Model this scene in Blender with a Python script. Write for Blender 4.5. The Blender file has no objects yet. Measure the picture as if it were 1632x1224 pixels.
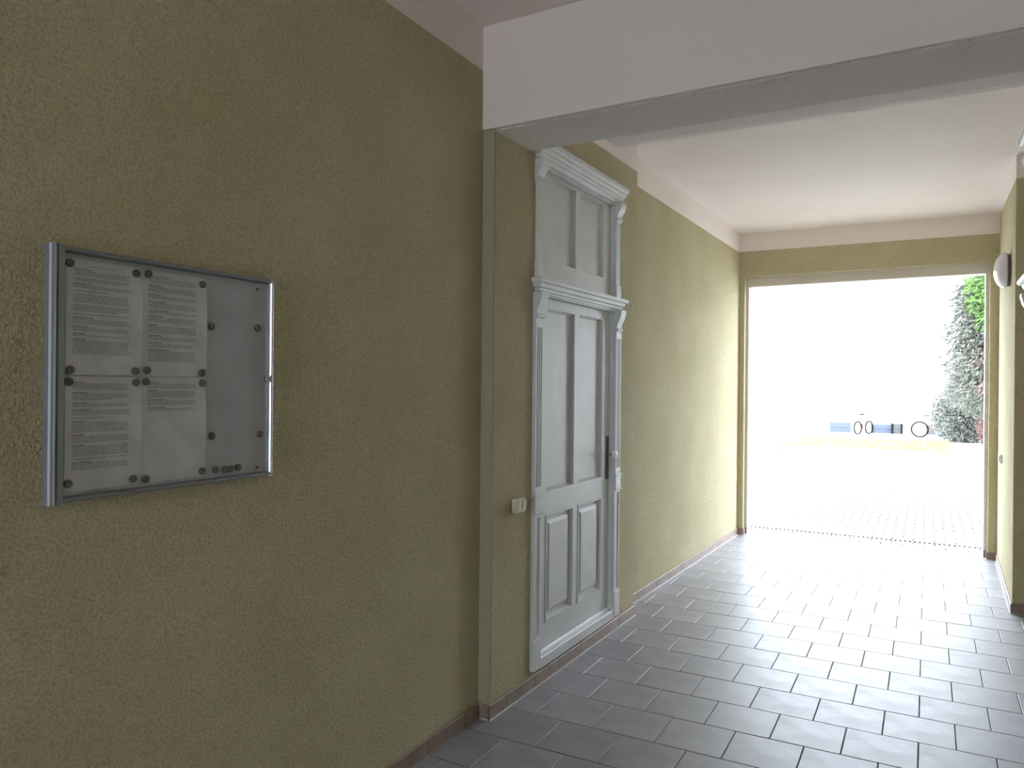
import bpy, bmesh, math, random
from mathutils import Vector, Matrix
random.seed(7)
S = bpy.context.scene
C = S.collection
R = math.radians

# ---------------------------------------------------------------- camera
YAW, PIT, ROL = 0.498547, -0.000538, 0.0095096
cam_d = bpy.data.cameras.new('camera'); cam = bpy.data.objects.new('camera', cam_d); C.objects.link(cam)
cam_d.sensor_width = 36.0; cam_d.lens = 1216.9/1632*36.0; cam_d.clip_start = 0.05; cam_d.clip_end = 500
fwd = Vector((-math.sin(YAW)*math.cos(PIT), math.cos(YAW)*math.cos(PIT), math.sin(PIT)))
rt = Vector((math.cos(YAW), math.sin(YAW), 0)); up = rt.cross(fwd)
r2 = math.cos(ROL)*rt + math.sin(ROL)*up; u2 = -math.sin(ROL)*rt + math.cos(ROL)*up
M = Matrix((r2, u2, -fwd)).transposed().to_4x4(); M.translation = Vector((0.02275, -5.47327, 1.62367))
cam.matrix_world = M
S.camera = cam

# ---------------------------------------------------------------- sky, light, exposure
world = bpy.data.worlds.new('overcast_sky'); S.world = world; world.use_nodes = True
wn = world.node_tree; wn.nodes.clear()
bg = wn.nodes.new('ShaderNodeBackground'); wo = wn.nodes.new('ShaderNodeOutputWorld')
bg.inputs['Color'].default_value = (0.78, 0.88, 1.0, 1); bg.inputs['Strength'].default_value = 12.0
wn.links.new(bg.outputs[0], wo.inputs[0])
S.view_settings.view_transform = 'Standard'; S.view_settings.look = 'None'
S.view_settings.gamma = 1; S.view_settings.use_curve_mapping = False
S.view_settings.exposure = 0.0
S.cycles.max_bounces = 10; S.cycles.diffuse_bounces = 8; S.cycles.glossy_bounces = 4

# ---------------------------------------------------------------- materials
def mat(name, col, rough=0.6, metal=0.0, spec=0.5):
    m = bpy.data.materials.new(name); m.use_nodes = True
    b = m.node_tree.nodes['Principled BSDF']
    b.inputs['Base Color'].default_value = (*col, 1); b.inputs['Roughness'].default_value = rough
    b.inputs['Metallic'].default_value = metal; b.inputs['Specular IOR Level'].default_value = spec
    return m
def nd(m, t, **kw):
    n = m.node_tree.nodes.new(t)
    for k, v in kw.items(): setattr(n, k, v)
    return n
def lk(m, a, b): m.node_tree.links.new(a, b)
def mottle(m, c0, c1, scale=4.0, detail=6, coord='Object'):
    tc = nd(m, 'ShaderNodeTexCoord'); n = nd(m, 'ShaderNodeTexNoise'); n.inputs['Scale'].default_value = scale; n.inputs['Detail'].default_value = detail
    r = nd(m, 'ShaderNodeValToRGB'); r.color_ramp.elements[0].position = 0.3; r.color_ramp.elements[1].position = 0.7
    r.color_ramp.elements[0].color = (*c0, 1); r.color_ramp.elements[1].color = (*c1, 1)
    lk(m, tc.outputs[coord], n.inputs['Vector']); lk(m, n.outputs['Fac'], r.inputs['Fac'])
    lk(m, r.outputs['Color'], m.node_tree.nodes['Principled BSDF'].inputs['Base Color'])
    return tc, r
def grain(m, layers, dist=0.004, strength=1.0):
    """fine relief: layers = [(scale, weight)]"""
    tc = nd(m, 'ShaderNodeTexCoord'); prev = None
    for sc_, w in layers:
        n = nd(m, 'ShaderNodeTexNoise'); n.inputs['Scale'].default_value = sc_; n.inputs['Detail'].default_value = 2; n.inputs['Roughness'].default_value = 0.55
        lk(m, tc.outputs['Object'], n.inputs['Vector'])
        mu = nd(m, 'ShaderNodeMath', operation='MULTIPLY'); mu.inputs[1].default_value = w; lk(m, n.outputs['Fac'], mu.inputs[0])
        if prev is None: prev = mu.outputs[0]
        else:
            ad = nd(m, 'ShaderNodeMath', operation='ADD'); lk(m, prev, ad.inputs[0]); lk(m, mu.outputs[0], ad.inputs[1]); prev = ad.outputs[0]
    bp = nd(m, 'ShaderNodeBump'); bp.inputs['Distance'].default_value = dist; bp.inputs['Strength'].default_value = strength
    lk(m, prev, bp.inputs['Height']); lk(m, bp.outputs[0], m.node_tree.nodes['Principled BSDF'].inputs['Normal'])

stucco = mat('ochre_stucco', (0.6, 0.55, 0.33), 0.9, spec=0.15)
mottle(stucco, (0.605, 0.54, 0.335), (0.675, 0.605, 0.40), 2.5)
grain(stucco, [(95, 1.0), (210, 0.5), (30, .3)], 0.017, 1.0)
# dark speckle: shade of the render's pits put into the colour
_n = nd(stucco, 'ShaderNodeTexNoise'); _n.inputs['Scale'].default_value = 120; _n.inputs['Detail'].default_value = 1
_c = nd(stucco, 'ShaderNodeTexCoord'); lk(stucco, _c.outputs['Object'], _n.inputs['Vector'])
_m = nd(stucco, 'ShaderNodeMapRange'); _m.inputs['From Min'].default_value = 0.36; _m.inputs['From Max'].default_value = 0.56; _m.inputs['To Min'].default_value = 0.85; _m.inputs['To Max'].default_value = 1.03
lk(stucco, _n.outputs['Fac'], _m.inputs['Value'])
_h = nd(stucco, 'ShaderNodeHueSaturation'); lk(stucco, _m.outputs[0], _h.inputs['Value'])
_p = stucco.node_tree.nodes['Principled BSDF']; lk(stucco, _p.inputs['Base Color'].links[0].from_socket, _h.inputs['Color']); lk(stucco, _h.outputs[0], _p.inputs['Base Color'])
white = mat('white_emulsion', (0.76, 0.72, 0.68), 0.85, spec=0.2)
mottle(white, (0.83, 0.745, 0.715), (0.87, 0.79, 0.76), 1.7)
grain(white, [(60, 1.0)], 0.001, 0.5)
rough_white = mat('rough_white_render', (0.77, 0.705, 0.66), 0.9, spec=0.15)
grain(rough_white, [(75, 1.0), (170, 0.6)], 0.014, 1.0)
shaded_plaster = mat('smooth_shaded_plaster', (0.37, 0.345, 0.25), 0.8, spec=0.2)  # shade of the step's unlit face put into a darker tone
paint = mat('pale_grey_gloss_paint', (0.64, 0.65, 0.66), 0.45, spec=0.4)
mottle(paint, (0.60, 0.61, 0.62), (0.67, 0.68, 0.69), 6); grain(paint, [(18, 1.0), (90, .2)], 0.0015, 0.6)
tile_m = mat('grey_floor_tile', (0.30, 0.29, 0.29), 0.44, spec=0.7)
_tc, _r = mottle(tile_m, (0.23, 0.225, 0.245), (0.32, 0.31, 0.33), 5.0, 8)
_oi = nd(tile_m, 'ShaderNodeObjectInfo'); _mx = nd(tile_m, 'ShaderNodeHueSaturation')
_mr = nd(tile_m, 'ShaderNodeMapRange'); _mr.inputs['To Min'].default_value = 0.9; _mr.inputs['To Max'].default_value = 1.1
lk(tile_m, _oi.outputs['Random'], _mr.inputs['Value']); lk(tile_m, _mr.outputs[0], _mx.inputs['Value'])
lk(tile_m, _r.outputs['Color'], _mx.inputs['Color']); lk(tile_m, _mx.outputs[0], tile_m.node_tree.nodes['Principled BSDF'].inputs['Base Color'])
_rn = nd(tile_m, 'ShaderNodeTexNoise'); _rn.inputs['Scale'].default_value = 7; _rn.inputs['Detail'].default_value = 6; lk(tile_m, _tc.outputs['Object'], _rn.inputs['Vector'])
_rm = nd(tile_m, 'ShaderNodeMapRange'); _rm.inputs['To Min'].default_value = 0.32; _rm.inputs['To Max'].default_value = 0.56; lk(tile_m, _rn.outputs['Fac'], _rm.inputs['Value'])
lk(tile_m, _rm.outputs[0], tile_m.node_tree.nodes['Principled BSDF'].inputs['Roughness'])
grain(tile_m, [(25, 1.0), (120, .3)], 0.0012, 0.5)
grout = mat('dark_grout', (0.13, 0.125, 0.125), 0.9, spec=0.1)
joint_white = mat('white_joint_sealant', (0.75, 0.75, 0.74), 0.5)
skirt = mat('brown_skirting_tile', (0.26, 0.185, 0.15), 0.4)
mottle(skirt, (0.22, 0.155, 0.125), (0.31, 0.225, 0.185), 9)
alu = mat('brushed_aluminium', (0.30, 0.31, 0.33), 0.55, 0.7)
back_sheet = mat('grey_white_metal_backing', (0.50, 0.51, 0.53), 0.45); mottle(back_sheet, (0.47, 0.49, 0.54), (0.54, 0.56, 0.62), 7)
paper = mat('wrinkled_white_paper', (0.66, 0.66, 0.66), 0.8); mottle(paper, (0.62, 0.62, 0.64), (0.74, 0.75, 0.81), 14)
ink = mat('faded_black_print', (0.26, 0.26, 0.29), 0.8)
magnet_m = mat('grey_plastic_magnet', (0.13, 0.13, 0.12), 0.35)
steel = mat('polished_steel', (0.7, 0.7, 0.7), 0.2, 1.0)
iron = mat('dark_iron_plate', (0.07, 0.075, 0.085), 0.4, 0.6)
enamel = mat('white_enamel_knob', (0.85, 0.85, 0.82), 0.15)
cream = mat('cream_switch_plastic', (0.66, 0.62, 0.47), 0.35)
opal = mat('opal_glass_shade', (0.78, 0.76, 0.82), 0.15)
dark_plastic = mat('dark_lamp_base', (0.10, 0.09, 0.10), 0.5)
acrylic = mat('clear_acrylic_pane', (0.95, 0.96, 0.97), 0.08)
_b = acrylic.node_tree.nodes['Principled BSDF']; _b.inputs['Transmission Weight'].default_value = 1.0; _b.inputs['IOR'].default_value = 1.2
_b.inputs['Alpha'].default_value = 0.22
paver_m = mat('grey_concrete_paver', (0.36, 0.35, 0.33), 0.85); mottle(paver_m, (0.30, 0.29, 0.275), (0.42, 0.41, 0.39), 6)
earth = mat('pale_gravel_ground', (0.46, 0.45, 0.42), 0.95); mottle(earth, (0.56, 0.55, 0.52), (0.66, 0.65, 0.62), 1.2)
grass_m = mat('lawn_green', (0.30, 0.36, 0.10), 0.9)
galv = mat('galvanised_grate', (0.33, 0.34, 0.34), 0.5, 0.7)
bark = mat('brown_bark', (0.07, 0.05, 0.035), 0.9)
leaf_bright = mat('bright_green_frond', (0.12, 0.21, 0.06), 0.7, spec=0.25)
leaf_grey = mat('grey_green_leaf', (0.17, 0.175, 0.15), 0.8, spec=0.2)
leaf_red = mat('reddish_leaf', (0.24, 0.14, 0.13), 0.8, spec=0.2)
blue_grey = mat('blue_grey_painted_wood', (0.10, 0.115, 0.15), 0.8, spec=0.1)
grey_blk = mat('weathered_grey_board', (0.10, 0.10, 0.10), 0.9, spec=0.1)
rubber = mat('black_rubber', (0.012, 0.012, 0.012), 0.8, spec=0.08)
bike_paint = mat('rose_bike_paint', (0.22, 0.07, 0.07), 0.4)
blue_p = mat('light_blue_plastic', (0.06, 0.20, 0.32), 0.4)

# ---------------------------------------------------------------- helpers
def link(name, bm, m, parent=None, smooth=False):
    me = bpy.data.meshes.new(name); bmesh.ops.recalc_face_normals(bm, faces=bm.faces) if not getattr(bm, 'keep', False) else None
    bm.to_mesh(me); bm.free()
    for mm in (m if isinstance(m, (list, tuple)) else [m]): me.materials.append(mm)
    if smooth: me.polygons.foreach_set('use_smooth', [True]*len(me.polygons))
    o = bpy.data.objects.new(name, me); C.objects.link(o)
    if parent: o.parent = parent
    return o
def raw(name, verts, faces, m, parent=None, mi=None):
    me = bpy.data.meshes.new(name); me.from_pydata(verts, [], faces)
    for mm in (m if isinstance(m, (list, tuple)) else [m]): me.materials.append(mm)
    if mi: me.polygons.foreach_set('material_index', mi)
    me.update(); o = bpy.data.objects.new(name, me); C.objects.link(o)
    if parent: o.parent = parent
    return o
def thing(name, label, cat, loc=(0, 0, 0), rz=0, group=None, kind=None):
    o = bpy.data.objects.new(name, None); C.objects.link(o); o.location = loc; o.rotation_euler = (0, 0, rz)
    o.empty_display_size = 0.1
    if label: o['label'] = label
    if cat: o['category'] = cat
    if group: o['group'] = group
    if kind: o['kind'] = kind
    return o
def tag(o, label=None, cat=None, group=None, kind=None):
    if label: o['label'] = label
    if cat: o['category'] = cat
    if group: o['group'] = group
    if kind: o['kind'] = kind
    return o
def box(bm, x0, x1, y0, y1, z0, z1, bev=0.0):
    r = bmesh.ops.create_cube(bm, size=1.0)
    for v in r['verts']:
        v.co = Vector(((x0+x1)/2+v.co.x*(x1-x0), (y0+y1)/2+v.co.y*(y1-y0), (z0+z1)/2+v.co.z*(z1-z0)))
    if bev:
        es = list({e for v in r['verts'] for e in v.link_edges})
        bmesh.ops.bevel(bm, geom=es, offset=bev, segments=1, profile=0.5, affect='EDGES')
def BM(): return bmesh.new()
def bx(name, m, parent, *a, **k):
    b = BM(); box(b, *a, **k); return link(name, b, m, parent)
def prism(bm, poly, z0, z1, mi=0):
    """vertical prism over an xy polygon; z0/z1 scalars or lists"""
    n = len(poly); Z0 = z0 if isinstance(z0, (list, tuple)) else [z0]*n; Z1 = z1 if isinstance(z1, (list, tuple)) else [z1]*n
    a = [bm.verts.new((x, y, Z0[i])) for i, (x, y) in enumerate(poly)]; b = [bm.verts.new((x, y, Z1[i])) for i, (x, y) in enumerate(poly)]
    fs = [bm.faces.new(a[::-1]), bm.faces.new(b)]
    for i in range(n): fs.append(bm.faces.new((a[i], a[(i+1) % n], b[(i+1) % n], b[i])))
    for f in fs: f.material_index = mi
def cyl(bm, c, ax, r, h, seg=16, r2=None):
    """cylinder from point c along axis ax (0,1,2) for length h"""
    r2 = r if r2 is None else r2
    def P(rr, t, k):
        a = 2*math.pi*k/seg; u, v = rr*math.cos(a), rr*math.sin(a)
        q = [0, 0, 0]; q[ax] = t; q[(ax+1) % 3] = u; q[(ax+2) % 3] = v
        return Vector(c)+Vector(q)
    A = [bm.verts.new(P(r, 0, k)) for k in range(seg)]; B = [bm.verts.new(P(r2, h, k)) for k in range(seg)]
    bm.faces.new(A[::-1]); bm.faces.new(B)
    for k in range(seg): bm.faces.new((A[k], A[(k+1) % seg], B[(k+1) % seg], B[k]))
def lathe(bm, c, ax, prof, seg=24):
    """prof = [(t along axis, radius)]"""
    rings = []
    for t, rr in prof:
        ring = []
        for k in range(seg):
            a = 2*math.pi*k/seg; q = [0, 0, 0]; q[ax] = t; q[(ax+1) % 3] = rr*math.cos(a); q[(ax+2) % 3] = rr*math.sin(a)
            ring.append(bm.verts.new(Vector(c)+Vector(q)))
        rings.append(ring)
    for i in range(len(rings)-1):
        for k in range(seg): bm.faces.new((rings[i][k], rings[i][(k+1) % seg], rings[i+1][(k+1) % seg], rings[i+1][k]))
    bm.faces.new(rings[0][::-1]); bm.faces.new(rings[-1])
def tube(bm, a, b, r, seg=8):
    a, b = Vector(a), Vector(b); d = (b-a).normalized(); s = d.orthogonal().normalized(); t = d.cross(s)
    A = [bm.verts.new(a+r*(math.cos(2*math.pi*k/seg)*s+math.sin(2*math.pi*k/seg)*t)) for k in range(seg)]
    B = [bm.verts.new(b+r*(math.cos(2*math.pi*k/seg)*s+math.sin(2*math.pi*k/seg)*t)) for k in range(seg)]
    bm.faces.new(A[::-1]); bm.faces.new(B)
    for k in range(seg): bm.faces.new((A[k], A[(k+1) % seg], B[(k+1) % seg], B[k]))
def extr_u(bm, prof, y0, y1):
    """closed profile [(w,z)] extruded along y"""
    n = len(prof); A = [bm.verts.new((w, y0, z)) for w, z in prof]; B = [bm.verts.new((w, y1, z)) for w, z in prof]
    bm.faces.new(A); bm.faces.new(B[::-1])
    for i in range(n): bm.faces.new((A[i], B[i], B[(i+1) % n], A[(i+1) % n]))

# ---------------------------------------------------------------- the setting
YN, YB0, YD1, YE = -2.28, -2.28, -0.33, 3.04      # near wall end, end of door section, end wall
def xl_near(y): return -1.885
def xl_door(y): return -1.80+0.02*(y+1.0)
def xl_far(y): return -1.893+0.031*(y+0.1) if y < 3.3 else -1.79
YBACK = -9.2
XRN, XRD = 0.66, 0.506
RDC, RDE = -1.305, -0.60                         # right door centre, end of its wall section
def xr_far(y): return 0.572+0.019*(y-1.1)
T = 0.35
# left wall: yellow render below, white painted band above
def wall_piece(bm, x0, x1, y0, y1, zlo, zb0, zb1, zt0, zt1):
    """x = passage face at y0/y1; thickness goes to -x (left) ; band line zb, top zt"""
    poly = [(x0, y0), (x1, y1), (x1-T, y1), (x0-T, y0)]
    prism(bm, poly, zlo, [zb0, zb1, zb1, zb0], 0)
    prism(bm, poly, [zb0, zb1, zb1, zb0], [zt0, zt1, zt1, zt0], 1)
bm = BM()
wall_piece(bm, -1.885, -1.885, YBACK, YN, -0.05, 3.14, 3.14, 3.45, 3.45)
DC = -1.264                                       # centre of the door on the left wall
OH = 0.527                                         # half width of the opening in the wall
wall_piece(bm, xl_door(YN), xl_door(DC-OH), YN, DC-OH, -0.05, 3.122, 3.122, 3.45, 3.45)
wall_piece(bm, xl_door(DC+OH), xl_door(YD1), DC+OH, YD1, -0.05, 3.122, 3.122, 3.45, 3.45)
prism(bm, [(xl_door(DC-OH), DC-OH), (xl_door(DC+OH), DC+OH), (xl_door(DC+OH)-T, DC+OH), (xl_door(DC-OH)-T, DC-OH)], -0.05, 0.085, 0)
prism(bm, [(xl_door(DC-OH), DC-OH), (xl_door(DC+OH), DC+OH), (xl_door(DC+OH)-T, DC+OH), (xl_door(DC-OH)-T, DC-OH)], 2.84, 3.122, 0)
prism(bm, [(xl_door(DC-OH), DC-OH), (xl_door(DC+OH), DC+OH), (xl_door(DC+OH)-T, DC+OH), (xl_door(DC-OH)-T, DC-OH)], 3.122, 3.45, 1)
wall_piece(bm, xl_far(YD1), xl_far(YE), YD1, YE, -0.05, 3.108, 3.08, 3.45, 3.45)
tag(link('wall_left', bm, [stucco, white]), kind='structure')
# smooth plaster bead on the step of the left wall beside the notice board wall, toned dark for shade
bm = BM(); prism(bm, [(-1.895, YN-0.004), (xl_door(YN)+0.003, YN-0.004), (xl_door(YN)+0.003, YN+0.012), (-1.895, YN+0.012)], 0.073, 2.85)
tag(link('trim_1', bm, shaded_plaster), kind='structure')
# right wall
bm = BM()
def rwall(x0, x1, y0, y1, zb0, zb1):
    poly = [(x0, y0), (x0+T+(0 if True else 0), y0), (x1+T, y1), (x1, y1)]
    prism(bm, poly, -0.05, [zb0, zb0, zb1, zb1], 0); prism(bm, poly, [zb0, zb0, zb1, zb1], 3.45, 1)
rwall(XRN, XRN, YBACK, YN, 3.14, 3.14)
rwall(XRD, XRD, YN, RDC-OH, 3.122, 3.122); rwall(XRD, XRD, RDC+OH, RDE, 3.122, 3.122)
for a, b, k in ((-0.05, 0.085, 0), (2.84, 3.122, 0), (3.122, 3.45, 1)):
    prism(bm, [(XRD, RDC-OH), (XRD+T, RDC-OH), (XRD+T, RDC+OH), (XRD, RDC+OH)], a, b, k)
rwall(0.72, 0.72, RDE, 1.1, 3.13, 3.14)
rwall(xr_far(1.1), xr_far(YE), 1.1, YE, 3.14, 3.27)
tag(link('wall_right', bm, [stucco, white]), kind='structure')
# end wall with the stepped opening to the yard
JL, JR, JL2, JR2, Y1, Y2 = -1.735, 0.535, -1.705, 0.503, 3.115, 3.262
bm = BM()
XL, XR = -2.2, 1.0
prism(bm, [(XL, YE), (JL, YE), (JL, Y1), (XL, Y1)], -0.05, 2.806, 0); prism(bm, [(JR, YE), (XR, YE), (XR, Y1), (JR, Y1)], -0.05, 2.826, 0)
prism(bm, [(XL, YE), (XR, YE), (XR, Y1), (XL, Y1)], [2.804, 2.828, 2.828, 2.804], 3.085, 0)
prism(bm, [(XL, YE), (XR, YE), (XR, Y1), (XL, Y1)], 3.085, 3.45, 1)
prism(bm, [(XL, Y1), (JL2, Y1), (JL2, Y2), (XL, Y2)], -0.05, 2.70, 2); prism(bm, [(JR2, Y1), (XR, Y1), (XR, Y2), (JR2, Y2)], -0.05, 2.725, 2)
prism(bm, [(XL, Y1), (XR, Y1), (XR, Y2), (XL, Y2)], [2.70, 2.727, 2.727, 2.70], 3.5, 2)
# the house front above and beside the opening
box(bm, -8, XL, Y1, Y2, -0.3, 9); box(bm, XR, 8, Y1, Y2, -0.3, 9); box(bm, XL, XR, Y1, Y2, 3.5, 9)
tag(link('wall_end', bm, [stucco, white, rough_white]), kind='structure')
# back wall behind the camera, with an unseen doorway placed and sized for fill light
bm = BM(); DBX0, DBX1, DBZ = -1.82, -0.80, 2.8
box(bm, -2.3, DBX0, YBACK-0.3, YBACK, -0.05, 3.45); box(bm, DBX1, 1.1, YBACK-0.3, YBACK, -0.05, 3.45); box(bm, DBX0, DBX1, YBACK-0.3, YBACK, DBZ, 3.45)
tag(link('wall_back', bm, [stucco]), kind='structure')
# ceiling: near bay and far bay
bm = BM(); prism(bm, [(-2.3, YBACK-0.3), (1.1, YBACK-0.3), (1.1, YN+0.1), (-2.3, YN+0.1)], 3.352, 3.6)
prism(bm, [(-2.3, YN+0.1), (1.1, YN+0.1), (1.1, YE+0.22), (-2.3, YE+0.22)], [3.352, 3.352, 3.276, 3.276], 3.6)
tag(link('ceiling', bm, [white]), kind='structure')
# beam across the passage
ZB = 2.85
bm = BM()
f = [(-2.1, -2.268), (0.9, -2.375)]
pts = [(-2.1, -2.284), (0.9, -2.385), (0.9, -1.965), (-2.1, -1.90)]
prism(bm, pts, ZB+0.004, 3.45, 0)
tag(link('trim_2', bm, [white]), kind='structure')
bm = BM()
pts = [(-1.832, -2.262), (XRD, -2.35), (XRD, -1.955), (-1.832, -1.906)]
prism(bm, pts, ZB-0.004, ZB+0.02, 0)
tag(link('trim_3', bm, [rough_white]), kind='structure')
# smoother strip on the yard side of the beam, cut short of the door cornice
bm = BM()
def strip(xa, xb, ya0, ya1, yb0, yb1, yc0, yc1, z, zt):
    # underside from ya to yb, bevel from yb to yc rising
    v = [(xa, ya0, z), (xb, ya1, z), (xb, yb1, z), (xa, yb0, z), (xa, yc0, z+0.010), (xb, yc1, z+0.010), (xa, yc0, zt), (xb, yc1, zt), (xa, ya0, zt), (xb, ya1, zt)]
    V = [bm.verts.new(p) for p in v]
    for q in ((0, 1, 2, 3), (3, 2, 5, 4), (4, 5, 7, 6), (6, 7, 9, 8), (8, 9, 1, 0), (0, 3, 4, 6, 8), (1, 9, 7, 5, 2)): bm.faces.new([V[i] for i in q])
strip(-1.40, XRD+0.1, -1.93, -1.99, -1.785, -1.825, -1.715, -1.75, ZB-0.002, 3.45)
tag(link('trim_4', bm, [white]), kind='structure')

# floor: slab of grout with every tile of the running bond on it
floor = tag(bx('floor', grout, None, -2.3, 1.1, YBACK-0.3, 3.255, -0.12, -0.004), kind='structure')
TP, G = 0.302, 0.0035
def left_x(y):
    if y < YN: return -1.885+0.012
    if y < YD1: return xl_door(y)+0.012
    if y < YE: return xl_far(y)+0.012
    return JL2+0.004
def right_x(y):
    if y < YN: return XRN-0.012
    if y < RDE: return XRD-0.012
    if y < 1.1: return 0.72-0.012
    if y < YE: return xr_far(y)-0.012
    return JR2-0.004
def tile_geo(V, F, x00, x01, x10, x11, y0, y1, zt=0.0):
    """tile with chamfered edge; x00,x01 at y0; x10,x11 at y1"""
    b = len(V); c = 0.0022
    V += [(x00, y0, -0.010), (x01, y0, -0.010), (x11, y1, -0.010), (x10, y1, -0.010),
          (x00, y0, zt-0.0018), (x01, y0, zt-0.0018), (x11, y1, zt-0.0018), (x10, y1, zt-0.0018),
          (x00+c, y0+c, zt), (x01-c, y0+c, zt), (x11-c, y1-c, zt), (x10+c, y1-c, zt)]
    for i in range(4):
        j = (i+1) % 4
        F.append((b+i, b+j, b+4+j, b+4+i)); F.append((b+4+i, b+4+j, b+8+j, b+8+i))
    F.append((b+8, b+9, b+10, b+11))
full_mesh = None; RV, RF = [], []; ntile = 0
for r in range(-11, 31):
    y1 = -r*TP; y0 = y1-TP                        # interval r : y0..y1
    y1c = min(y1, 3.25)
    if y0 >= 3.24: continue
    off = 0.151 if r % 2 == 0 else 0.0
    k = -8
    while True:
        xa = off+k*TP; xb = xa+TP; k += 1
        if xa > 0.8: break
        ya, yb = y0+G/2, y1c-G/2
        ym = (ya+yb)/2
        L0, L1 = left_x(ya), left_x(yb); R0, R1 = right_x(ya), right_x(yb)
        if abs(L0-L1) > .03: L0 = L1 = min(L0, L1)
        if abs(R0-R1) > .03: R0 = R1 = max(R0, R1)
        a0, a1 = max(xa+G/2, L0), max(xa+G/2, L1); b0, b1 = min(xb-G/2, R0), min(xb-G/2, R1)
        if b0-a0 < 0.012 or b1-a1 < 0.012: continue
        whole = (abs(b0-a0-(TP-G)) < 1e-6 and abs(b1-a1-(TP-G)) < 1e-6 and abs(yb-ya-(TP-G)) < 1e-6)
        if r > 20:
            tile_geo(RV, RF, a0, b0, a1, b1, ya, yb); continue
        zj = random.uniform(-0.0004, 0.0004); tx, ty = random.gauss(0, 0.0007), random.gauss(0, 0.0007)
        cx, cy = (a0+b0)/2, (ya+yb)/2
        if whole and full_mesh:
            o = bpy.data.objects.new('tile', full_mesh); C.objects.link(o); o.parent = floor
        else:
            V, F = [], []; tile_geo(V, F, a0-cx, b0-cx, a1-cx, b1-cx, ya-cy, yb-cy)
            o = raw('tile', V, F, tile_m, floor)
            if whole: full_mesh = o.data
        o.location = (cx, cy, zj); o.rotation_euler = (tx, ty, 0); ntile += 1
tag(raw('tiles_behind', RV, RF, tile_m, floor), kind='stuff')
# white sealant line at the foot of the walls
def sealant(name, pts):
    V, F = [], []
    for (x0, y0, s) in []: pass
    bm = BM()
    for (xa, ya), (xb, yb), s in pts:
        prism(bm, [(xa, ya), (xa+s*0.010, ya), (xb+s*0.010, yb), (xb, yb)] if s > 0 else [(xa-0.010, ya), (xa, ya), (xb, yb), (xb-0.010, yb)], -0.004, 0.0022)
    return link(name, bm, joint_white)

# ---- skirtings, tile by tile
SH, SD = 0.071, 0.011
seal_grey = mat('grey_joint_mortar', (0.30, 0.29, 0.28), 0.8)
def skirting(name, runs):
    root = thing(name, None, None, kind='structure')
    for (xa, ya), (xb, yb), s, ends in runs:
        d = Vector((xb-xa, yb-ya, 0)); Ltot = d.length; d.normalize(); nrm = Vector((d.y, -d.x, 0))*s
        t = 0.0; first = True
        while t < Ltot-0.004:
            ln = TP if not first or ends is None else ends
            t1 = min(t+ln, Ltot)
            p0 = Vector((xa, ya, 0))+d*(t+0.0015); p1 = Vector((xa, ya, 0))+d*(t1-0.0015)
            q0 = p0+nrm*SD; q1 = p1+nrm*SD
            b = BM(); prism(b, [(p0.x, p0.y), (p1.x, p1.y), (q1.x, q1.y), (q0.x, q0.y)], 0.002, SH-random.uniform(0, .0015))
            es = [e for e in b.edges if all(v.co.z > 0.05 for v in e.verts)]
            bmesh.ops.bevel(b, geom=es, offset=0.003, segments=1, affect='EDGES')
            link('skirting_tile', b, skirt, root); t = t1; first = False
        # grout behind the joints and sealant at the floor
        b = BM(); p0 = Vector((xa, ya, 0)); p1 = Vector((xb, yb, 0)); q0 = p0+nrm*(SD-0.004); q1 = p1+nrm*(SD-0.004)
        prism(b, [(p0.x, p0.y), (p1.x, p1.y), (q1.x, q1.y), (q0.x, q0.y)], 0.0, SH-0.004); link('joint_backing', b, grout, root)
        b = BM(); q0 = p0+nrm*(SD-0.001); q1 = p1+nrm*(SD-0.001); s0 = p0+nrm*(SD+0.0065); s1 = p1+nrm*(SD+0.0065)
        prism(b, [(q0.x, q0.y), (q1.x, q1.y), (s1.x, s1.y), (s0.x, s0.y)], -0.003, 0.0035); link('sealant_line', b, seal_grey if ya < YN-0.5 else joint_white, root)
    return root
skirting('baseboard_left', [((-1.885, -5.74), (-1.885, YN), 1, None), ((-1.885, YN), (xl_door(YN), YN), 1, None),
                            ((xl_door(YN), YN-SD), (xl_door(YD1), YD1+SD), 1, 0.16),
                            ((xl_door(YD1), YD1), (xl_far(YD1), YD1), 1, None),
                            ((xl_far(YD1), YD1+SD), (xl_far(YE), YE), 1, 0.16)])
skirting('baseboard_right', [((XRD, RDE), (XRD, YN), 1, None), ((0.80, 1.1), (xr_far(1.1)-SD, 1.1), -1, None),
                             ((xr_far(YE), YE), (xr_far(1.1), 1.1-SD), 1, None)])
skirting('baseboard_end', [((-1.80, YE), (JL+SD, YE), 1, None), ((JL, YE), (JL, Y1), 1, None), ((JL, Y1), (JL2, Y1), 1, None),
                           ((JR-SD, YE), (0.60, YE), 1, None), ((JR, Y1), (JR, YE), 1, None), ((JR2, Y1), (JR, Y1), 1, None)])

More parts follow.
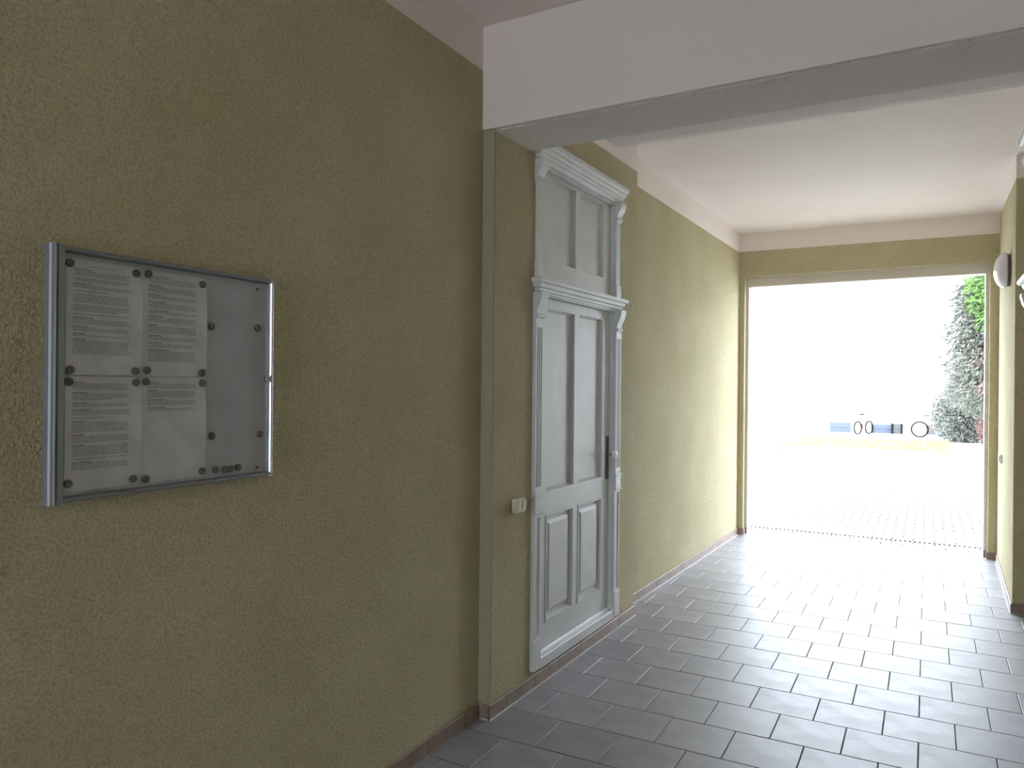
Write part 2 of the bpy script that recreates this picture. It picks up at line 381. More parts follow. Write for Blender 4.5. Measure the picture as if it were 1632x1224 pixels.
# ---------------------------------------------------------------- panelled door with casing (local: X out of the wall, Y along it)
HW = 0.605                                         # outer half width of the casing
def ring_mould(bm, prof, h, back=-0.01):
    """moulding profile [(w,z)] swept round three sides of a block of half width h"""
    R_ = []
    for w, z in prof: R_.append([bm.verts.new((back, -(h+w), z)), bm.verts.new((w, -(h+w), z)), bm.verts.new((w, h+w, z)), bm.verts.new((back, h+w, z))])
    for i in range(len(R_)-1):
        for k in range(3): bm.faces.new((R_[i][k], R_[i][k+1], R_[i+1][k+1], R_[i+1][k]))
    bm.faces.new(R_[0]); bm.faces.new(R_[-1][::-1])
    bm.faces.new([r[0] for r in R_]); bm.faces.new([r[3] for r in R_][::-1])
def fluted(bm, y0, y1, z0, z1, w, n=3, back=-0.004):
    W = y1-y0; pts = [(back, y0), (w, y0)]; m_ = 0.012; fw = (W-2*m_)/(n+(n-1)*0.45); y = y0+m_
    for i in range(n):
        for a in (0, .25, .5, .75, 1): pts.append((w-0.014*math.sin(math.pi*a), y+fw*a))
        y += fw*1.45
    pts += [(w, y1), (back, y1)]
    P = []
    for p in pts:
        if not P or (abs(P[-1][0]-p[0])+abs(P[-1][1]-p[1])) > 1e-5: P.append(p)
    prism(bm, P, z0, z1)
def bracket_prof(zt, h, wmax, w0):
    """S-shaped bracket side"""
    z0 = zt-h; P = [(-0.004, zt), (wmax, zt), (wmax, zt-0.12*h)]
    for i in range(7):
        t = i/6; P.append((wmax-(wmax-w0)*(0.12+0.78*(0.5-0.5*math.cos(math.pi*t))), zt-h*(0.20+0.52*t)))
    P += [(w0+0.012, zt-h*0.76), (w0+0.014, zt-h*0.84), (w0+0.004, zt-h*0.88), (w0, zt-h), (-0.004, zt-h)]
    return P
def make_door(name, label):
    t = thing(name, label, 'door', kind='structure')
    # casing
    def pil(s):
        a, b = (s*HW, s*(OH-0.005)); y0, y1 = min(a, b), max(a, b)
        bm = BM(); box(bm, -0.004, 0.025, y0-0.001, y1+0.001, 0.098, 0.262, 0.002); p = link('pilaster', bm, paint, t)      # plinth block is the body of the pilaster
        bm = BM()
        # lower shaft: thin frame round a sunk panel
        box(bm, -0.004, 0.012, y0, y1, 0.262, 0.925); box(bm, 0.011, 0.018, y0, y0+0.012, 0.262, 0.925); box(bm, 0.011, 0.018, y1-0.012, y1, 0.262, 0.925)
        box(bm, 0.011, 0.018, y0+0.012, y1-0.012, 0.262, 0.280); box(bm, 0.011, 0.018, y0+0.012, y1-0.012, 0.908, 0.925)
        link('lower_shaft', bm, paint, p)
        bm = BM(); box(bm, -0.004, 0.026, y0-0.003, y1+0.003, 0.925, 1.045, 0.003); box(bm, 0.0, 0.031, y0-0.007, y1+0.007, 0.930, 0.942, 0.002); box(bm, 0.0, 0.031, y0-0.007, y1+0.007, 1.020, 1.032, 0.002)
        link('middle_block', bm, paint, p)
        bm = BM(); fluted(bm, y0, y1, 1.045, 1.955, 0.021); box(bm, -0.003, 0.0218, y0-0.0008, y1+0.0008, 1.0455, 1.075); box(bm, -0.003, 0.0218, y0-0.0008, y1+0.0008, 1.925, 1.9545); link('fluted_shaft', bm, paint, p)
        bm = BM(); extr_u(bm, bracket_prof(2.112, 0.158, 0.054, 0.019), y0, y1); link('bracket', bm, paint, p)
        # upper pilaster beside the transom panel
        yo = s*(HW-0.018); a, b = min(yo, s*(OH-0.005)), max(yo, s*(OH-0.005))
        bm = BM(); box(bm, -0.004, 0.014, a, b, 2.188, 2.72); box(bm, -0.004, 0.021, a-0.006, b+0.006, 2.188, 2.275, 0.002); q = link('upper_pilaster', bm, paint, t)
        bm = BM(); extr_u(bm, bracket_prof(2.818, 0.13, 0.052, 0.015), a-0.012 if s < 0 else a, b+0.012 if s > 0 else b); link('bracket', bm, paint, q)
    pil(-1); pil(1)
    bm = BM()
    ring_mould(bm, [(-0.004, 2.108), (0.014, 2.108), (0.018, 2.118), (0.026, 2.122), (0.030, 2.134), (0.042, 2.140), (0.045, 2.150), (0.047, 2.158), (0.060, 2.164), (0.064, 2.176), (0.064, 2.184), (0.030, 2.194), (-0.004, 2.194)], 0.562)
    link('middle_cornice', bm, paint, t)
    bm = BM()
    ring_mould(bm, [(-0.004, 2.816), (0.012, 2.816), (0.016, 2.826), (0.024, 2.832), (0.026, 2.844), (0.034, 2.850), (0.037, 2.864), (0.047, 2.872), (0.050, 2.888), (0.060, 2.896), (0.063, 2.910), (0.063, 2.922), (-0.004, 2.930)], 0.562)
    link('top_cornice', bm, paint, t)
    bm = BM(); box(bm, -0.10, 0.020, -OH+0.004, OH-0.004, 0.086, 0.147, 0.004); link('sill_board', bm, paint, t)
    # frame lining the opening
    bm = BM()
    for s in (-1, 1): box(bm, -0.10, 0.004, min(s*OH, s*(OH-0.016)), max(s*OH, s*(OH-0.016)), 0.152, 2.84)
    box(bm, -0.10, 0.004, -OH+0.016, OH-0.016, 2.10, 2.20); box(bm, -0.10, 0.004, -OH+0.016, OH-0.016, 2.795, 2.84)
    link('door_frame', bm, paint, t)
    LW = OH-0.019; WF, WP = -0.022, -0.046
    PO, PI = 0.393, 0.033                           # panel edges
    def leaf(nm, z0, z1, rails, raised):
        bm = BM()
        for a, b in ((-LW, -PO), (-PI, PI), (PO, LW)): box(bm, WF-0.04, WF, a, b, z0, z1)
        for a, b in rails:
            for s in (-1, 1): box(bm, WF-0.04, WF-0.0002, min(s*PI, s*PO), max(s*PI, s*PO), a, b)
        lf = link(nm, bm, paint, t)
        zs = [(rails[i][1], rails[i+1][0]) for i in range(len(rails)-1)]
        for i, (a, b) in enumerate(zs):
            for s in (-1, 1):
                y0, y1 = (min(s*PI, s*PO), max(s*PI, s*PO)); bm = BM()
                box(bm, WP-0.012, WP, y0, y1, a, b)
                if raised and i == 0:               # bolection and raised field
                    def loop(x, d): return [bm.verts.new((x, y0+d, a+d)), bm.verts.new((x, y1-d, a+d)), bm.verts.new((x, y1-d, b-d)), bm.verts.new((x, y0+d, b-d))]
                    L = [loop(WP, 0.0), loop(WF+0.004, 0.0), loop(WF+0.004, 0.010), loop(WP+0.002, 0.022), loop(WP+0.002, 0.040), loop(WP+0.006, 0.040), loop(WP+0.018, 0.062)]
                    for j in range(len(L)-1):
                        for k in range(4): bm.faces.new((L[j][k], L[j][(k+1) % 4], L[j+1][(k+1) % 4], L[j+1][k]))
                    bm.faces.new(L[-1])
                else:
                    def loop(x, d): return [bm.verts.new((x, y0+d, a+d)), bm.verts.new((x, y1-d, a+d)), bm.verts.new((x, y1-d, b-d)), bm.verts.new((x, y0+d, b-d))]
                    L = [loop(WP+0.007, 0.0), loop(WP+0.007, 0.006), loop(WP-0.001, 0.010)]
                    for j in range(2):
                        for k in range(4): bm.faces.new((L[j][k], L[j][(k+1) % 4], L[j+1][(k+1) % 4], L[j+1][k]))
                link('door_panel', bm, paint, lf)
        return lf
    lf = leaf('door_leaf', 0.158, 2.098, [(0.158, 0.298), (0.898, 1.028), (2.040, 2.098)], True)
    leaf('transom_panel', 2.202, 2.793, [(2.202, 2.312), (2.775, 2.793)], False)
    # lock plate, knob and keyhole
    bm = BM(); ky = LW-0.030
    box(bm, WF-0.001, WF+0.004, ky-0.020, ky+0.020, 1.005, 1.285, 0.0015)
    bm.verts.ensure_lookup_table(); link('lock_plate', bm, iron, lf)
    bm = BM(); tube(bm, (WF, ky, 1.165), (WF+0.045, ky, 1.165), 0.008, 10); link('knob_stem', bm, steel, lf)
    bm = BM(); lathe(bm, (WF+0.040, ky, 1.165), 0, [(0, 0.010), (0.004, 0.024), (0.012, 0.030), (0.022, 0.028), (0.030, 0.016), (0.033, 0.004)], 20); link('door_knob', bm, enamel, lf, True)
    bm = BM(); cyl(bm, (WF+0.003, ky, 1.085), 0, 0.005, 0.002, 10); link('keyhole', bm, rubber, lf)
    return t
d1 = make_door('door_1', 'tall pale grey panelled door with fluted casing and transom in the left wall')
d1.location = (xl_door(DC), DC, 0); d1.rotation_euler = (0, 0, -math.atan(0.02))
def copy_tree(o, parent=None):
    c = o.copy(); C.objects.link(c); c.parent = parent
    for ch in o.children: copy_tree(ch, c)
    return c
d2 = copy_tree(d1); d2.name = 'door_2'; d2.location = (XRD, RDC, 0); d2.rotation_euler = (0, 0, math.pi)
for ch in d2.children_recursive:                   # the casing opposite has deeper mouldings
    if ch.name.startswith(('middle_cornice', 'top_cornice', 'bracket')): ch.scale.x = 1.2
d2['label'] = 'grey door casing at the right edge, only its cornice ends show'

# ---------------------------------------------------------------- notice board on the near left wall
NX = -1.885
NY0, NY1, NZ0, NZ1 = -4.378, -3.652, 1.316, 1.955
nb = thing('notice_board', 'shallow aluminium display case with four printed sheets on the ochre wall', 'notice board', (NX, (NY0+NY1)/2, (NZ0+NZ1)/2))
cy, cz = (NY0+NY1)/2, (NZ0+NZ1)/2
y0, y1, z0, z1 = NY0-cy, NY1-cy, NZ0-cz, NZ1-cz
bx('back_panel', back_sheet, nb, 0.002, 0.008, y0+0.006, y1-0.006, z0+0.006, z1-0.006)
def frame_bar(nm, prof, a, b, horizontal, flip):
    """rounded bar: prof in (depth, inward) extruded"""
    bm = BM(); A, B = [], []
    for w, q in prof:
        if horizontal:
            zz = (z1-q) if flip else (z0+q); A.append(bm.verts.new((w, a, zz))); B.append(bm.verts.new((w, b, zz)))
        else:
            yy = (y1-q) if flip else (y0+q); A.append(bm.verts.new((w, yy, a))); B.append(bm.verts.new((w, yy, b)))
    n = len(prof); bm.faces.new(A); bm.faces.new(B[::-1])
    for i in range(n): bm.faces.new((A[i], B[i], B[(i+1) % n], A[(i+1) % n]))
    return link(nm, bm, alu, nb)
thin = [(0.0, 0.0), (0.022, 0.0), (0.027, 0.002), (0.029, 0.006), (0.027, 0.010), (0.022, 0.012), (0.010, 0.014), (0.0, 0.014)]
frame_bar('frame_bar', thin, y0+0.004, y1-0.004, True, True); frame_bar('frame_bar', thin, y0+0.004, y1-0.004, True, False)
_rb = frame_bar('frame_bar', thin, z0, z1, False, True)
_rb.data.materials[0] = mat('highlight_aluminium', (0.62, 0.64, 0.67), 0.3, 1.0); tag(_rb, 'right bar of the frame, its highlight put into a brighter metal')  # same metal as the other bars, brightened to stand in for caught light
wide = [(0.0, 0.0), (0.022, 0.0), (0.028, 0.003), (0.031, 0.008), (0.029, 0.014), (0.025, 0.016), (0.025, 0.019), (0.029, 0.021), (0.028, 0.036), (0.010, 0.038), (0.0, 0.038)]
tag(frame_bar('hinge_bar', wide, z0-0.003, z1+0.003, False, False), 'wide grooved aluminium hinge profile')
bx('cover_pane', acrylic, nb, 0.0215, 0.0230, y0+0.030, y1-0.010, z0+0.010, z1-0.010)
bm = BM(); lathe(bm, (0.022, -3.679-cy, 1.631-cz), 0, [(0, 0.011), (0.008, 0.011), (0.010, 0.009), (0.010, 0.004), (0.006, 0.003)], 16); link('cam_lock', bm, steel, nb)
for yy, zz in ((-3.705, 1.919), (-3.702, 1.346)):
    bm = BM(); lathe(bm, (0.008, yy-cy, zz-cz), 0, [(0, 0.005), (0.002, 0.004), (0.003, 0.002)], 10); link('screw', bm, iron, nb)
# sheets
def sheet(ya, yb, zb, zt, label, paras, title=None, seed=0, lf=1.3):
    rnd = random.Random(seed); ymid, zmid = (ya+yb)/2, (zb+zt)/2; W, H = yb-ya, zt-zb
    def hgt(u, v):       # u across 0..1, v up 0..1
        e = (2*abs(v-0.5))**2
        lift = 0.0085*(u**7)*(1-e)**0.8+0.0020*((1-u)**8)*(1-e)
        return 0.0098+lift+0.0006*math.sin(9*u+seed)*math.sin(7*v+seed*2)+0.0004*math.sin(23*v+5*u)
    n, m_ = 16, 20; V, F = [], []
    for j in range(m_+1):
        for i in range(n+1):
            V.append((hgt(i/n, j/m_), (i/n-.5)*W, (j/m_-.5)*H))
    for j in range(m_):
        for i in range(n):
            a = j*(n+1)+i; F.append((a, a+1, a+n+2, a+n+1))
    k0 = len(V)
    for j in range(m_+1):
        for i in range(n+1):
            x, y, z = V[j*(n+1)+i]; V.append((x-0.0002, y, z))
    F += [tuple(k0+q for q in f[::-1]) for f in F]
    o = raw('paper_sheet', V, F, paper); o.location = (NX, ymid, zmid); 
    for p in o.data.polygons: p.use_smooth = True
    tag(o, label, 'paper', 'printed sheets in the notice board')
    # flat print: words as small dark marks
    PV, PF = [], []
    def word(u0, u1, v0, v1):
        b = len(PV); seg = max(1, int((u1-u0)/0.06))
        for s in range(seg):
            a, c = u0+(u1-u0)*s/seg, u0+(u1-u0)*(s+1)/seg; b = len(PV)
            for (u, v) in ((a, v0), (c, v0), (c, v1), (a, v1)): PV.append((hgt(u, v)+0.0005, (u-.5)*W, (v-.5)*H))
            PF.append((b, b+1, b+2, b+3))
    v = 0.950; lh = 0.0118*lf
    if title:
        u = 0.32
        while u < 0.62: w = rnd.uniform(.02, .06); word(u, min(.64, u+w), v-0.004, v+0.001); u += w+0.012
        v -= 0.033
    for nl, short, head in paras:
        if head:
            u = 0.09; end = 0.09+rnd.uniform(.12, .3)
            while u < end: w = rnd.uniform(.05, .1); word(u, min(end+.02, u+w), v-0.0062*lf, v+0.0008); u += w+0.01
            v -= lh
        for q in range(nl):
            end = 0.84-rnd.uniform(0, .03) if q < nl-1 else 0.09+short*0.75
            u = 0.09
            while u < end-.01:
                w = min(rnd.choice((.02, .035, .05, .07, .09)), end-u); word(u, u+w, v-0.0048*lf, v-0.0003); u += w+0.010
            v -= lh
        v -= lh*0.95
    raw('printed_text', PV, PF, ink, o)
    return o
sheet(-4.330, -4.121, 1.636, 1.930, 'top left printed sheet with a short centred title', [(3, 1, 1), (2, .95, 0), (2, 1, 1), (1, .6, 0), (5, 1, 0), (4, .8, 0), (1, 1, 0), (3, 1, 1), (2, 1, 1), (1, 1, 1), (8, 1, 1)], True, 1, 1.33)
sheet(-4.117, -3.908, 1.636, 1.928, 'top right printed sheet, its right edge curling towards the empty backing', [(3, 1, 1), (3, 1, 1), (2, 1, 1), (3, 1, 1), (1, 1, 1), (3, 1, 1), (4, 1, 1), (2, 1, 1), (2, .9, 1), (6, 1, 1)], False, 2, 1.46)
sheet(-4.330, -4.121, 1.339, 1.632, 'bottom left printed sheet filled with dense text to its foot', [(4, 1, 1), (4, .7, 1), (2, 1, 1), (3, 1, 1), (1, .6, 0), (6, 1, 1), (4, 1, 1), (6, 1, 1), (1, 1, 0), (4, 1, 1)], False, 3, 1.27)
sheet(-4.117, -3.908, 1.339, 1.632, 'bottom right printed sheet, blank and stained over its lower half', [(3, 1, 1), (4, .95, 1), (3, 1, 1), (2, .8, 1)], False, 4, 1.27)
mg = [(-4.321, 1.917, 'round magnet at the top left corner of the left column of sheets'), (-4.137, 1.914, 'left one of the top pair of magnets between the sheet columns'), (-4.101, 1.918, 'right one of the top pair of magnets between the sheet columns'),
 (-3.922, 1.909, 'magnet on the top right corner of the upper right sheet'), (-3.886, 1.788, 'magnet half hidden behind the curling edge of the upper right sheet'), (-3.706, 1.794, 'single magnet near the right frame, above the lock'),
 (-4.318, 1.648, 'upper one of two magnets beside the hinge at mid height'), (-4.321, 1.618, 'lower one of two magnets beside the hinge at mid height'),
 (-4.138, 1.648, 'upper left magnet of the cluster of four where the sheets meet'), (-4.103, 1.651, 'upper right magnet of the cluster of four where the sheets meet'), (-4.136, 1.617, 'lower left magnet of the cluster of four where the sheets meet'), (-4.106, 1.619, 'lower right magnet of the cluster of four where the sheets meet'),
 (-3.921, 1.647, 'upper one of two magnets at the right edge of the sheets at mid height'), (-3.918, 1.616, 'lower one of two magnets at the right edge of the sheets at mid height'), (-3.881, 1.457, 'magnet on bare backing right of the stained lower sheet'), (-3.692, 1.453, 'single magnet near the right frame, below the lock'),
 (-4.321, 1.361, 'magnet at the bottom left corner of the left column of sheets'), (-4.142, 1.355, 'left one of the bottom pair of magnets between the sheet columns'), (-4.104, 1.350, 'right one of the bottom pair of magnets between the sheet columns'), (-3.918, 1.355, 'magnet on the bottom right corner of the stained sheet'),
 (-3.866, 1.354, 'leftmost magnet of the row of four spares at the bottom'), (-3.832, 1.351, 'second magnet from the left in the row of four spares'), (-3.810, 1.351, 'third magnet from the left, touching the second spare'), (-3.780, 1.353, 'rightmost magnet of the row of four spares at the bottom')]
proto = None
for yy, zz, lab in mg:
    if proto is None:
        bm = BM(); lathe(bm, (0, 0, 0), 0, [(0, 0.0108), (0.0045, 0.0108), (0.006, 0.0098), (0.0058, 0.007), (0.0052, 0.005), (0.0052, 0.001)], 18)
        proto = link('magnet', bm, magnet_m); o = proto
    else: o = proto.copy(); C.objects.link(o)
    depth = 0.0105
    if abs(yy+3.886) < .001 or yy > -3.89 : depth = 0.0082
    o.location = (NX+depth+0.0008, yy, zz); tag(o, lab, 'magnet', 'round magnets in the notice board')

# ---------------------------------------------------------------- switches and wall lamp
sw = thing('light_switch', 'cream double rocker switch on the wall left of the grey door', 'switch', (xl_door(-2.0), -2.032, 1.003), -math.atan(0.02))
bx('housing', cream, sw, 0.0, 0.030, -0.049, 0.049, -0.036, 0.036, bev=0.005)
for s in (-1, 1):
    bm = BM(); c = s*0.0235
    V = [(0.029, c-0.019, -0.026), (0.029, c+0.019, -0.026), (0.029, c+0.019, 0.026), (0.029, c-0.019, 0.026), (0.036, c-0.017, -0.024), (0.036, c+0.017, -0.024), (0.041, c+0.017, 0.024), (0.041, c-0.017, 0.024)]
    VV = [bm.verts.new(p) for p in V]
    for q in ((0, 3, 2, 1), (4, 5, 6, 7), (0, 1, 5, 4), (1, 2, 6, 5), (2, 3, 7, 6), (3, 0, 4, 7)): bm.faces.new([VV[i] for i in q])
    bmesh.ops.bevel(bm, geom=list(bm.edges), offset=0.0025, segments=2, affect='EDGES'); link('rocker', bm, cream, sw)
sw2 = thing('light_switch', 'small white switch on the right wall near the yard opening', 'switch', (xr_far(2.4), 2.40, 1.01), math.pi)
bx('housing', enamel, sw2, 0.0, 0.022, -0.04, 0.04, -0.04, 0.04, bev=0.005); bx('rocker', enamel, sw2, 0.021, 0.030, -0.026, 0.026, -0.026, 0.026, bev=0.003)
wl = thing('wall_lamp', 'round white domed lamp high on the right wall', 'lamp', (xr_far(1.63), 1.63, 2.548), math.pi-0.019)
bm = BM(); lathe(bm, (0, 0, 0), 0, [(0, 0.125), (0.022, 0.128), (0.026, 0.120)], 32); link('lamp_base', bm, dark_plastic, wl, False)
bm = BM(); lathe(bm, (0.022, 0, 0), 0, [(0.0, 0.134), (0.012, 0.139)]+[(0.012+0.078*math.sin(a), 0.139*math.cos(a)) for a in [math.pi/2*i/10 for i in range(1, 10)]]+[(0.0905, 0.004)], 36); link('lamp_shade', bm, opal, wl, True)

# ---------------------------------------------------------------- the yard
tag(bx('yard_ground', earth, None, -40, 40, 3.26, 90, -0.30, -0.052), kind='structure')
# paved strip in front of the opening, stone by stone for the first rows
joint_soil = mat('dark_joint_soil', (0.035, 0.033, 0.03), 0.95, spec=0.05)
pav = tag(bx('yard_paving', joint_soil, None, -3.1, 2.9, 3.262, 8.0, -0.20, -0.03), kind='structure')
px_, py_ = 0.2, 0.135; pm = None; SV, SF = [], []
row = 0; y = 3.258
while y < 7.9:
    if 3.58 < y+py_/2 < 3.72 and False: pass
    x = -3.1+(0.1 if row % 2 else 0)
    far = y > 4.55
    if not (3.60 < y+py_*0.5 < 3.735):
        while x < 2.8:
            if far or x > 0.9 or x+px_ < -1.95:
                b = len(SV); g = .004
                X0, X1, Y0, Y1_ = x+g, x+px_-g, y+g, y+py_-g
                SV += [(X0, Y0, -.035), (X1, Y0, -.035), (X1, Y1_, -.035), (X0, Y1_, -.035), (X0+.006, Y0+.006, -.02), (X1-.006, Y0+.006, -.02), (X1-.006, Y1_-.006, -.02), (X0+.006, Y1_-.006, -.02)]
                for i in range(4): SF.append((b+i, b+(i+1) % 4, b+4+(i+1) % 4, b+4+i))
                SF.append((b+4, b+5, b+6, b+7))
            else:
                if pm is None:
                    bm = BM(); box(bm, -px_/2+.004, px_/2-.004, -py_/2+.004, py_/2-.004, -0.015, 0.012, 0.005); o = link('paver', bm, paver_m, pav); pm = o.data
                else: o = bpy.data.objects.new('paver', pm); C.objects.link(o); o.parent = pav
                o.location = (x+px_/2, y+py_/2, -0.03+random.uniform(-.001, .002)); o.rotation_euler = (random.gauss(0, .004), random.gauss(0, .004), 0)
            x += px_
    y += py_; row += 1
tag(raw('pavers_beyond', SV, SF, paver_m, pav), kind='stuff')
# drain channel with grate bars
dc = thing('drain_channel', 'narrow slotted metal drain set across the paving outside the opening', 'drain', (-0.6, 3.672, -0.03))
bm = BM(); box(bm, -1.3, 1.4, -0.062, -0.05, 0.001, 0.016); box(bm, -1.3, 1.4, 0.05, 0.062, 0.001, 0.016); link('channel_rim', bm, galv, dc)
gm = None
for i in range(60):
    xx = -1.28+i*0.0455
    if gm is None: o = bx('grate_bar', galv, dc, -0.010, 0.010, -0.0495, 0.0495, 0.002, 0.014); gm = o.data
    else: o = bpy.data.objects.new('grate_bar', gm); C.objects.link(o); o.parent = dc
    o.location = (xx, 0, 0)
# lawn
GV, GF = [], []
rnd = random.Random(3)
for i in range(9000):
    x = rnd.uniform(-3.6, 0.6); y = rnd.uniform(17.0, 21.5); h = rnd.uniform(.03, .06); a = rnd.uniform(0, math.pi); dx, dy = .012*math.cos(a), .012*math.sin(a); b = len(GV)
    GV += [(x-dx, y-dy, -.05), (x+dx, y+dy, -.05), (x+rnd.uniform(-.02, .02), y+rnd.uniform(-.02, .02), -.05+h)]; GF.append((b, b+1, b+2))
tag(raw('lawn_grass', GV, GF, grass_m), 'short pale green lawn far out in the sunlit yard', 'grass', kind='stuff')

# vegetation
def foliage(name, blobs, n, size, m, parent, seed, droop=0.0, mats=None, thin=0.28):
    """leaf cards scattered through ellipsoid shells; blobs = [(cx,cy,cz,rx,ry,rz,mat_index)]"""
    rnd = random.Random(seed); V, F, MI = [], [], []
    tot = sum(b[3]*b[5] for b in blobs)
    for (cx, cy, cz, rx, ry, rz, mi) in blobs:
        for _ in range(int(n*rx*rz/tot)):
            while True:
                a = Vector((rnd.gauss(0, 1), rnd.gauss(0, 1), rnd.gauss(0, 1)))
                if a.length > 0.1: break
            a.normalize(); rr = rnd.uniform(0.25, 1.25)**0.6
            p = Vector((cx+a.x*rx*rr, cy+a.y*ry*rr, cz+a.z*rz*rr))
            if p.z < -0.05: continue
            s = size*rnd.uniform(.6, 1.3)
            d = Vector((a.x+rnd.gauss(0, .5), a.y+rnd.gauss(0, .5), a.z*.4+rnd.gauss(0, .5)-droop)).normalized()
            w = d.cross(Vector((rnd.gauss(0, 1), rnd.gauss(0, 1), rnd.gauss(0, 1)))).normalized()*s*thin
            b = len(V); V += [p, p+d*s*.5+w, p+d*s, p+d*s*.5-w]; F.append((b, b+1, b+2, b+3)); MI.append(mi)
    return raw(name, [tuple(v) for v in V], F, mats or [m], parent, MI)
def trunk(parent, h, r, lean=(0, 0), z=-0.06):
    bm = BM(); segs = 6; prev = None
    for i in range(segs):
        t0, t1 = i/segs, (i+1)/segs
        tube(bm, (lean[0]*t0, lean[1]*t0, z+h*t0), (lean[0]*t1, lean[1]*t1, z+h*t1+.01), r*(1-.7*t0), 8)
    for k in range(14):
        a = k*2.4; zz = z+h*(0.3+0.045*k); L = h*0.16
        tube(bm, (lean[0]*(zz/h), lean[1]*(zz/h), zz), (lean[0]*(zz/h)+L*math.cos(a), lean[1]*(zz/h)+L*math.sin(a), zz+0.05), r*0.22, 5)
    return link('trunk', bm, bark, parent)
ct = thing('conifer_tree', 'tall conifer with drooping bright green upper branches right of the yard', 'tree', (2.0, 16.5, -0.055))
trunk(ct, 5.6, 0.16)
foliage('foliage', [(-0.25, -.5, 4.2, .85, .8, .45, 0), (-0.25, -.6, 3.75, .8, .8, 0.4, 0), (-0.15, -.6, 3.3, .75, .7, .35, 0), (-0.45, .2, 3.75, 0.9, 1.0, 0.8, 1), (-0.3, .1, 3.0, 1.15, 1.1, 0.6, 1), (-0.3, 0, 2.3, 1.2, 1.1, 0.6, 1), (-0.1, 0, 1.6, 1.25, 1.1, 0.65, 1), (-0.15, -.5, 2.35, .75, .8, .35, 2), (-0.2, -.5, 1.75, .7, .8, .25, 2), (0.35, 0, 4.8, .9, .9, .5, 0)], 48000, 0.15, leaf_bright, ct, 11, 0.5, [leaf_bright, leaf_grey, leaf_red], 0.14)
rs = thing('red_shrub', 'reddish leaved shrub low at the right side of the yard opening', 'shrub', (2.0, 20.4, -0.055))
trunk(rs, 1.6, 0.05)
foliage('foliage', [(-0.05, 0, 1.35, .75, .6, .7, 0), (0.15, 0, .5, .75, .6, .6, 0)], 12000, 0.09, leaf_red, rs, 12, 0.0, [leaf_red])
leaf_pale = mat('pale_grey_leaf', (0.27, 0.275, 0.25), 0.85, spec=0.2)
gs = thing('round_bush', 'rounded grey green bush below the conifer, left of the red shrub', 'bush', (1.05, 22.0, -0.055))
trunk(gs, 1.2, 0.05)
foliage('foliage', [(0.0, 0, .85, .84, .7, .8, 0), (0.15, 0, 1.6, .62, .6, .62, 0), (0.35, 0, 2.3, .5, .5, .45, 0)], 34000, 0.085, leaf_pale, gs, 13, 0.0, [leaf_pale])
# low timber planters / boards along the far end of the yard
def planter(label, x0, x1, y, ht, m, posts):
    t = thing('low_planter', label, 'planter', ((x0+x1)/2, y, -0.055), group='low boxes across the far yard'); hw = (x1-x0)/2
    bm = BM(); box(bm, -hw, hw, 0, 0.03, 0.0, ht*.48, .003); link('board', bm, m, t)
    bm = BM(); box(bm, -hw, hw, 0, 0.03, ht*.5, ht, .003); link('board', bm, m, t)
    bm = BM(); box(bm, -hw, hw, 0.45, 0.48, 0.0, ht, .003); link('board', bm, m, t)
    for s in (-1, 1):
        bm = BM(); box(bm, s*hw-.02 if s > 0 else -hw, hw if s > 0 else -hw+.02, 0.03, 0.45, 0, ht, .002); link('end_board', bm, m, t)
    for px in posts: bm = BM(); box(bm, px-.035, px+.035, -.04, 0, 0, ht+.03, .004); link('post', bm, rubber, t)
    bm = BM(); box(bm, -hw+.03, hw-.03, .035, .445, ht*.7, ht*.85); link('soil', bm, bark, t)
planter('blue grey low box standing alone at the left end of the far row', -3.16, -2.45, 25.0, 0.35, blue_grey, [])
planter('long pale blue low box in the middle of the far row', -1.71, -1.12, 25.3, 0.31, blue_grey, [-.33])
planter('short grey low box with dark posts left of the bicycle', -1.11, -0.78, 25.2, 0.35, grey_blk, [-.14, .17])
planter('grey low box between the bicycle and the round bush', -0.02, 0.30, 25.4, 0.34, grey_blk, [])
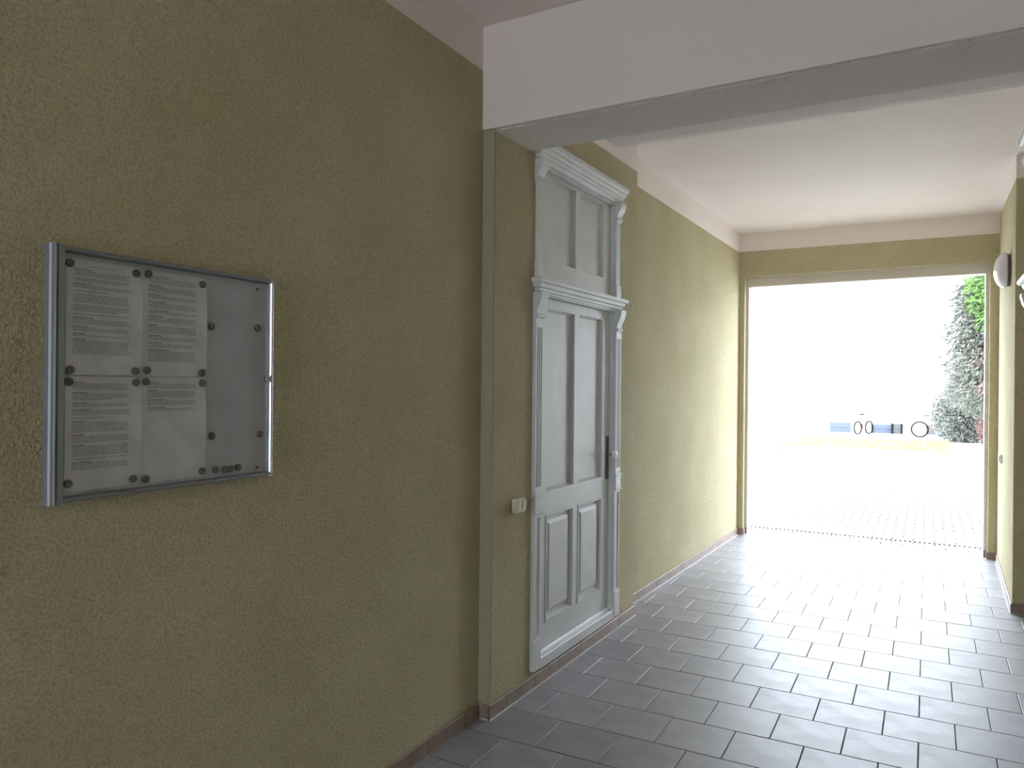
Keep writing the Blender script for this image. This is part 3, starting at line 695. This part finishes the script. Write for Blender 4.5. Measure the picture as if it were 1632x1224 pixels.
# bicycles
def ring(bm, c, R_, r, ax=(0, 1, 0), seg=28):
    ax = Vector(ax).normalized(); s = ax.orthogonal().normalized(); t = ax.cross(s); prev = None; rings = []
    for i in range(seg):
        a = 2*math.pi*i/seg; d = math.cos(a)*s+math.sin(a)*t; rr = []
        for k in range(6):
            b = 2*math.pi*k/6; rr.append(bm.verts.new(Vector(c)+d*(R_+r*math.cos(b))+ax*r*math.sin(b)))
        rings.append(rr)
    for i in range(seg):
        A, B = rings[i], rings[(i+1) % seg]
        for k in range(6): bm.faces.new((A[k], A[(k+1) % 6], B[(k+1) % 6], B[k]))
def bicycle(label, loc, rz, R_=0.27):
    t = thing('bicycle', label, 'bicycle', loc, rz, group='bicycles in the yard'); wb = R_*3.1
    for x in (0, wb):
        bm = BM(); ring(bm, (x, 0, R_+.02), R_, .028); w = link('wheel', bm, rubber, t)
        bm = BM()
        for k in range(12):
            a = 2*math.pi*k/12; tube(bm, (x, 0, R_+.02), (x+R_*math.cos(a), 0, R_+.02+R_*math.sin(a)), .002, 4)
        link('spokes', bm, steel, w)
    bm = BM(); h = R_+.02
    A = (0, 0, h); B = (wb*.42, 0, h-.02); Cc = (wb*.33, 0, h+.34); D = (wb*.80, 0, h+.36); E = (wb, 0, h)
    for a, b in ((A, B), (A, Cc), (B, Cc), (B, D), (Cc, D), (D, E)): tube(bm, a, b, .016, 8)
    link('frame', bm, bike_paint, t)
    bm = BM(); tube(bm, D, (wb*.77, 0, h+.46), .012); tube(bm, (wb*.77, -.24, h+.47), (wb*.77, .24, h+.47), .013); link('handlebar', bm, rubber, t)
    bm = BM(); tube(bm, Cc, (wb*.31, 0, h+.44), .012); link('seat_post', bm, steel, t)
    bm = BM(); box(bm, wb*.31-.12, wb*.31+.10, -.06, .06, h+.44, h+.48, .015); link('saddle', bm, rubber, t)
    bm = BM(); ring(bm, B, .08, .008, seg=16); tube(bm, (B[0], -.1, B[2]-.08), (B[0], .1, B[2]+.08), .012); link('crank', bm, iron, t)
bicycle('small bicycle standing on the lawn with its front wheel seen nearly full round', (-0.20, 23.6, -0.055), R(-8) + math.pi*0.0, 0.25)
bicycle('bicycle farther left beside the blue grey box', (-2.12, 23.9, -0.055), R(62), 0.22)
bn = thing('blue_bin', 'small light blue box at the foot of the round bush', 'box', (0.41, 24.4, -0.055))
bx('body', blue_p, bn, -.1, .1, -.08, .08, 0, .16, bev=.01); bx('lid', blue_p, bn, -.11, .11, -.09, .09, .16, .19, bev=.01)
gp = thing('garden_post', 'thin green post standing at the left of the yard', 'post', (-3.3, 14.9, -0.055))
bm = BM(); tube(bm, (0, 0, 0), (0, 0, .25), .018, 10); link('shaft', bm, leaf_bright, gp); bm = BM(); lathe(bm, (0, 0, .25), 2, [(0, .022), (.015, .022), (.025, .008)], 10); link('cap', bm, leaf_bright, gp)
